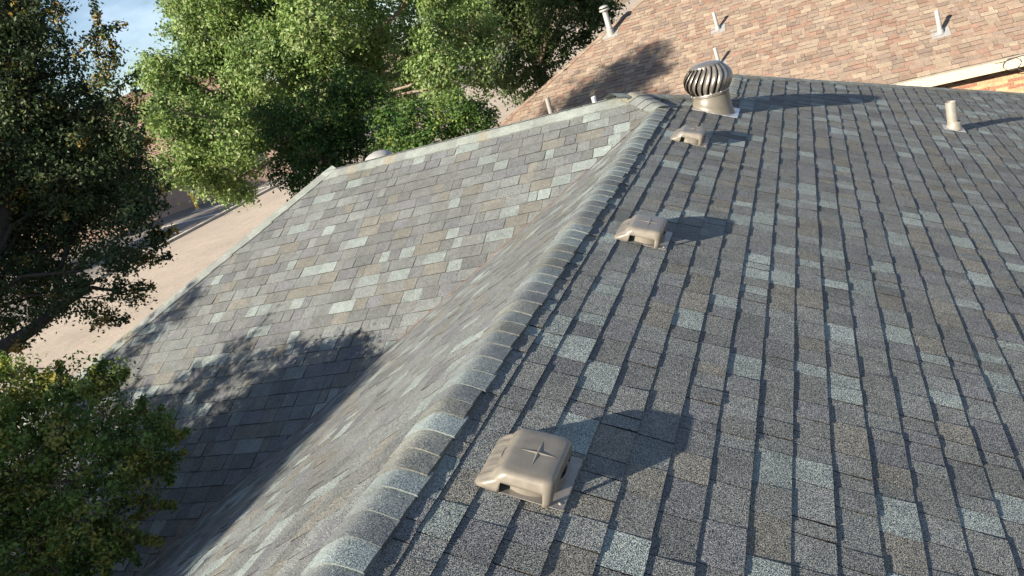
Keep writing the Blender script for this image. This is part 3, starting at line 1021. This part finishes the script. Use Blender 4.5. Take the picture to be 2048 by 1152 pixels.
# big bright tree across the yard
L = lobes_px([(420, 60, 88), (520, 30, 90), (640, 30, 90), (345, 150, 58), (425, 160, 80), (540, 130, 90), (335, 245, 46), (400, 270, 78), (480, 265, 66), (352, 335, 46),
              (428, 372, 40), (478, 352, 52), (600, 95, 80), (720, 60, 80), (750, 130, 66), (840, 60, 88), (800, 175, 56), (880, 130, 66), (940, 60, 72), (955, 140, 44), (885, 190, 36),
              (450, -80, 115), (640, -110, 140), (850, -80, 120), (520, 200, 70), (660, 180, 80), (395, 10, 60), (305, 155, 30), (310, 210, 26)], 23.5, 3.2, 41)
L = [(c_, r_ * .88) for c_, r_ in L]
b0 = at(640, 300, 25); _, n = make_tree('broadleaf_tree', 'tall bright green tree in full sun behind the wing roof, boughs hanging over the street', (b0[0], b0[1], GROUND), L, G_BRIGHT, .115, 4.6, .19, 42, MAT['bark_pale'], MAT['leaf'], .32, fork=(b0[0], b0[1], -1.2), shell=.5, kk=(60, 105))
NLEAF += n
# darker tree behind it on the right
L = lobes_px([(1045, 50, 70), (1130, 25, 74), (1030, 135, 44), (1100, 95, 46), (1195, 20, 40), (1150, -70, 100), (1000, -40, 90), (1075, 160, 30), (960, 10, 60), (1000, 155, 36), (1062, 195, 20), (1025, 185, 22)], 33, 2.0, 43)
b0 = at(1080, 150, 34); _, n = make_tree('broadleaf_tree', 'darker green tree behind the left hip of the tan roof', (b0[0], b0[1], GROUND), L, G_FAR, .15, 4.2, .2, 44, MAT['bark'], MAT['leaf'], .3, fork=(b0[0], b0[1], -1.5), shell=.4)
NLEAF += n
# shrubs behind the wing ridge
L = lobes_px([(560, 255, 56), (640, 235, 76), (695, 175, 40), (745, 205, 48), (645, 315, 66), (585, 345, 46), (715, 285, 56), (600, 385, 24), (780, 250, 40)], 12.6, .7, 45, True)
b0 = atY(650, 300, 12.8); _, n = make_tree('tall_shrub', 'dark shaded shrub tree behind the left end of the wing ridge', (b0[0], 12.8, GROUND), L, G_SHRUB, .066, 22, .085, 46, MAT['bark'], MAT['leaf_dark'], .12, fork=(b0[0], 12.8, -2.4), cat='shrub')
NLEAF += n
L = lobes_px([(830, 245, 48), (900, 240, 50), (950, 228, 36), (860, 285, 40), (972, 240, 22), (925, 210, 28), (800, 285, 42), (765, 305, 30), (935, 258, 34), (830, 300, 34)], 12.2, .5, 47, True)
b0 = atY(890, 290, 12.3); _, n = make_tree('round_shrub', 'rounded green shrub showing over the middle of the wing ridge', (b0[0], 12.3, GROUND), L, G_SHRUB, .060, 26, .08, 48, MAT['bark'], MAT['leaf_dark'], .1, fork=(b0[0], 12.3, -2.2), cat='shrub', tipcol=((.16, .21, .04), .08))
NLEAF += n
# dark tree at the left edge
LT = [(20, 40, 74), (72, 105, 56), (20, 170, 100), (115, 205, 66), (150, 125, 22), (195, 150, 20), (190, 205, 34), (60, 290, 110), (170, 280, 76), (245, 225, 26), (250, 300, 40), (110, 390, 90), (215, 370, 66), (285, 365, 34),
      (30, 430, 90), (160, 450, 70), (260, 440, 48), (315, 470, 22), (100, 520, 70), (220, 510, 46), (285, 515, 28), (30, 560, 70), (150, 590, 40), (240, 585, 22), (200, 630, 26), (90, 625, 34), (20, 650, 30), (275, 590, 16),
      (255, 335, 42), (235, 255, 44), (290, 405, 28), (200, 330, 66), (265, 275, 26), (150, 350, 80), (-80, 100, 130), (-90, 300, 140), (-80, 480, 120), (10, -90, 90), (-60, -60, 130)]
L = lobes_px(LT, 14.5, 1.3, 49)
tb = at(-130, 860, 14.5)
fk = at(-70, 640, 14.5)
lb = [([at(-90, 760, 14.2), at(0, 700, 14.0), at(70, 655, 14.0), at(125, 610, 14.1), at(185, 575, 14.2), at(250, 585, 14.2)], [.15, .12, .09, .065, .035, .012]),
      ([at(110, 620, 14.1), at(120, 540, 14.3), at(150, 450, 14.5)], [.05, .04, .015]),
      ([fk, at(-10, 500, 14.5), at(40, 330, 14.6), at(60, 150, 14.6), at(90, 20, 14.6)], [.15, .12, .09, .06, .03])]
SP = [((150, 110), (188, 8), 9), ((120, 60), (106, -10), 7), ((200, 130), (246, 48), 9), ((215, 150), (228, 92), 6), ((225, 195), (275, 150), 7), ((250, 215), (272, 185), 5), ((280, 385), (338, 370), 6),
      ((300, 470), (348, 458), 6), ((270, 520), (338, 512), 7), ((235, 590), (305, 574), 7), ((190, 640), (252, 638), 7), ((70, 640), (28, 700), 6), ((250, 300), (300, 280), 6), ((270, 420), (330, 410), 6),
      ((110, 590), (200, 560), 8), ((60, 20), (70, -40), 6), ((230, 120), (215, 70), 5), ((170, 300), (160, 250), 5)]
SPW = [(at(*a_, 13.6), at(*b_, 13.3 + .1 * (i % 5)), n_, .075) for i, (a_, b_, n_) in enumerate(SP)]
_, n = make_tree('live_oak', 'dark shaded tree filling the left edge, tips tinted sunlit gold and bare lower limb', (tb[0], tb[1], GROUND), L, G_DARK, .068, 16, .10, 50, MAT['bark_dark'], MAT['leaf_dark'], .2, fork=fk, limbs=lb, shell=.3, tipcol=((.26, .20, .06), .035), sprays=SPW, limb_every=4)  # tipcol puts the sun on the leaf tips into their colour
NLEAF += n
# tree overhanging the wing, lower left corner
LB = [(60, 800, 70), (150, 790, 60), (200, 760, 42), (120, 850, 90), (230, 850, 70), (300, 860, 46), (330, 870, 30), (40, 920, 100), (160, 950, 100), (260, 930, 70), (300, 940, 36), (60, 1040, 100), (180, 1050, 80), (230, 1040, 50), (100, 1130, 80), (240, 1090, 26),
      (30, 740, 30), (-60, 850, 100), (-70, 1000, 120), (0, 1150, 90), (140, 1140, 60), (-20, 760, 40)]
L = lobes_px(LB, 6.55, .35, 51)
BSP = [(at(*a_, 6.5), at(*b_, 6.45), n_, .03) for a_, b_, n_ in (((150, 790), (118, 728), 8), ((200, 770), (205, 728), 6), ((215, 780), (250, 745), 7), ((260, 840), (285, 800), 7), ((300, 850), (322, 815), 7), ((320, 860), (372, 862), 7),
      ((310, 900), (368, 905), 7), ((290, 930), (340, 965), 7), ((270, 1000), (345, 1010), 8), ((250, 1060), (320, 1085), 8), ((90, 790), (60, 740), 7), ((30, 760), (10, 715), 6), ((240, 1080), (275, 1125), 7), ((180, 1100), (215, 1150), 6))]
gq = np.random.default_rng(91)
for x, zt_ in ((-7.7, .5), (-7.2, .58), (-6.7, .62), (-6.3, .75), (-5.9, .86), (-5.5, .86), (-5.1, .8), (-4.75, .72), (-4.45, .45)):
    for j in range(4):
        r_ = .36 + .08 * j
        L.append((np.array((x + gq.uniform(-.1, .1), 2 + gq.uniform(-.25, .25) - .15 * j, zt_ + (.1 if x > -6.8 else .22) - .10 - r_ - j * .45)), r_))
for q in ((-7.85, 1.9, 1.62, .2), (-7.8, 2.0, 1.3, .26), (-7.9, 2.1, .95, .3), (-7.95, 2.0, .6, .34)): L.append((np.array(q[:3]), q[3]))
_, n = make_tree('leafy_bush', 'olive green bushy tree leaning over the shaded wing in the lower left corner', (-6.4, 1.6, GROUND), L, G_BUSH, .034, 30, .045, 52, MAT['bark_pale'], MAT['leaf_dark'], .11, fork=(-5.6, 2.2, -1.75), shell=.35, tipcol=((.25, .24, .055), .16), sprays=BSP, kk=(36, 62), limb_every=2)
NLEAF += n
# trees out of view to the left whose shade falls on the wing and on the left tree
def ball_lobes(c, R, n, seed, sq=.8):
    g = np.random.default_rng(seed)
    out = []
    for i in range(n):
        d = g.normal(size=3); d /= np.linalg.norm(d)
        out.append((np.array(c) + d * np.array((R, R, R * sq)) * g.uniform(.3, .75), R * g.uniform(.32, .5)))
    return out
L = []
gq = np.random.default_rng(61)
for x, zt_ in ((-9.6, 4.3), (-9.1, 4.6), (-8.6, 4.65), (-8.1, 4.5), (-7.6, 4.15), (-7.15, 3.8), (-6.8, 3.45)):
    for j in range(4):
        r_ = .6 + .15 * j
        L.append((np.array((x + gq.uniform(-.1, .1) - .45 - .3 * j, -6 + gq.uniform(-.35, .35), zt_ - .22 - r_ - j * .75)), r_))
_, n = make_tree('broadleaf_tree', 'tree beside the left eave, casting the shade across the lower wing', (-9.6, -6.0, GROUND), L, G_SHRUB, .12, 13, .13, 62, MAT['bark'], MAT['leaf'], .22, fork=(-9.6, -6.0, -1.2), twig=False)
L = ball_lobes((-16.4, -.6, 2.7), 4.1, 26, 63, .95)
_, n = make_tree('broadleaf_tree', 'tall tree by the street that shades the dark left tree', (-16.4, -.6, GROUND), L, G_SHRUB, .18, 3.4, .2, 64, MAT['bark'], MAT['leaf'], .3, fork=(-16.4, -.6, -1), twig=False)
# street trees whose long shadows streak the parking lot
for i, (x, y, h, s) in enumerate(((-43.5, 29.5, 1.4, 71), (-48, 36, 1.8, 72), (-43, 21, 1.0, 73))):
    L = ball_lobes((x, y, h), 3.6, 12, s, .8)
    make_tree('street_tree', ('tree at the near end of the parking lot', 'tree deep in the parking lot', 'small tree by the lot entrance')[i], (x, y, GROUND), L, G_FAR, .2, 1.5, .25, s + 10, MAT['bark'], MAT['leaf'], .22, fork=(x, y, -1.8))

# ------------------------------------------------------------------ far buildings, bollard
def far_house(P, ux, w, dpt, hwall, hroof, label, tint, seed):
    """hipped house; P centre on the ground, ux: angle of its length"""
    t = empty('far_building', P, label, 'building')
    c, s = math.cos(ux), math.sin(ux)
    T = lambda x, y, z: (P[0] + c * x - s * y, P[1] + s * x + c * y, P[2] + z)
    bx = lambda x0, x1, y0, y1, z0, z1: ([T(x0, y0, z0), T(x1, y0, z0), T(x1, y1, z0), T(x0, y1, z0), T(x0, y0, z1), T(x1, y0, z1), T(x1, y1, z1), T(x0, y1, z1)],
                                         [(0, 3, 2, 1), (4, 5, 6, 7), (0, 1, 5, 4), (1, 2, 6, 5), (2, 3, 7, 6), (3, 0, 4, 7)])
    MB().add(*bx(-w / 2, w / 2, -dpt / 2, dpt / 2, 0, hwall)).build('wall', MAT['far_wall'], t)
    W, Dp = w / 2 + .6, dpt / 2 + .6
    r = W - Dp
    vs = [T(-W, -Dp, hwall), T(W, -Dp, hwall), T(W, Dp, hwall), T(-W, Dp, hwall), T(-r, 0, hwall + hroof), T(r, 0, hwall + hroof)]
    rf = link('roof', mesh_from(vs, [(0, 1, 5, 4), (1, 2, 5), (2, 3, 4, 5), (3, 0, 4), (3, 2, 1, 0)], tint=tint), MAT['far_roof'], t)
    # shingle rows as shallow ribs on the roof
    rows = MB()
    nrow = 22
    for k in range(nrow):
        f = k / nrow
        for sy in (-1, 1):
            y = sy * Dp * (1 - f); z = hwall + hroof * f + .05
            xw = W - Dp * f
            rows.add([T(-xw, y, z), T(xw, y, z), T(xw, y * (1 - .9 / nrow), z + hroof * .75 / nrow), T(-xw, y * (1 - .9 / nrow), z + hroof * .75 / nrow)], [(0, 1, 2, 3)])
    me = mesh_from(rows.v, rows.f, tint=[q * .92 for q in tint])
    link('shingle_rows', me, MAT['far_roof'], rf)['kind'] = 'stuff'
    for k in range(5):
        x = -w / 2 + w * (k + .5) / 5
        f = MB().add(*bx(x - .7, x + .7, -dpt / 2 - .05, -dpt / 2 + .02, .9, 2.2)).build('window', MAT['kerb'], t)
        MB().add(*bx(x - .6, x + .6, -dpt / 2 - .06, -dpt / 2 - .052, 1.0, 2.1)).build('pane', MAT['glass'], f)
q = at(215, 262, 74)
far_house((q[0], q[1], GROUND), math.radians(38), 34, 16, 3.6, 4.9, 'far brown roofed building between the two left trees', (.25, .165, .135), 1)
q = at(285, 330, 58)
far_house((q[0] - 3, q[1] + 2, GROUND), math.radians(38), 20, 9, 2.7, 2.4, 'lower brown roofed building in front of the far one beyond the parking lot', (.30, .20, .165), 2)
bp = on_plane(396, 419, (0, 0, 1), GROUND)
t = empty('bollard', tuple(bp), 'yellow bollard at the parking lot edge under the bright tree', 'bollard')
MB().lathe(bp, [(.10, 0), (.10, 1.05), (.085, 1.11), (.04, 1.14), (.002, 1.15)], 16).build('post', MAT['yellow'], t)
MB().lathe(bp, [(.2, 0), (.2, .03), (.1, .05)], 16).build('footing', MAT['kerb'], t)
print('leaves', NLEAF, 'objects', len(bpy.data.objects))
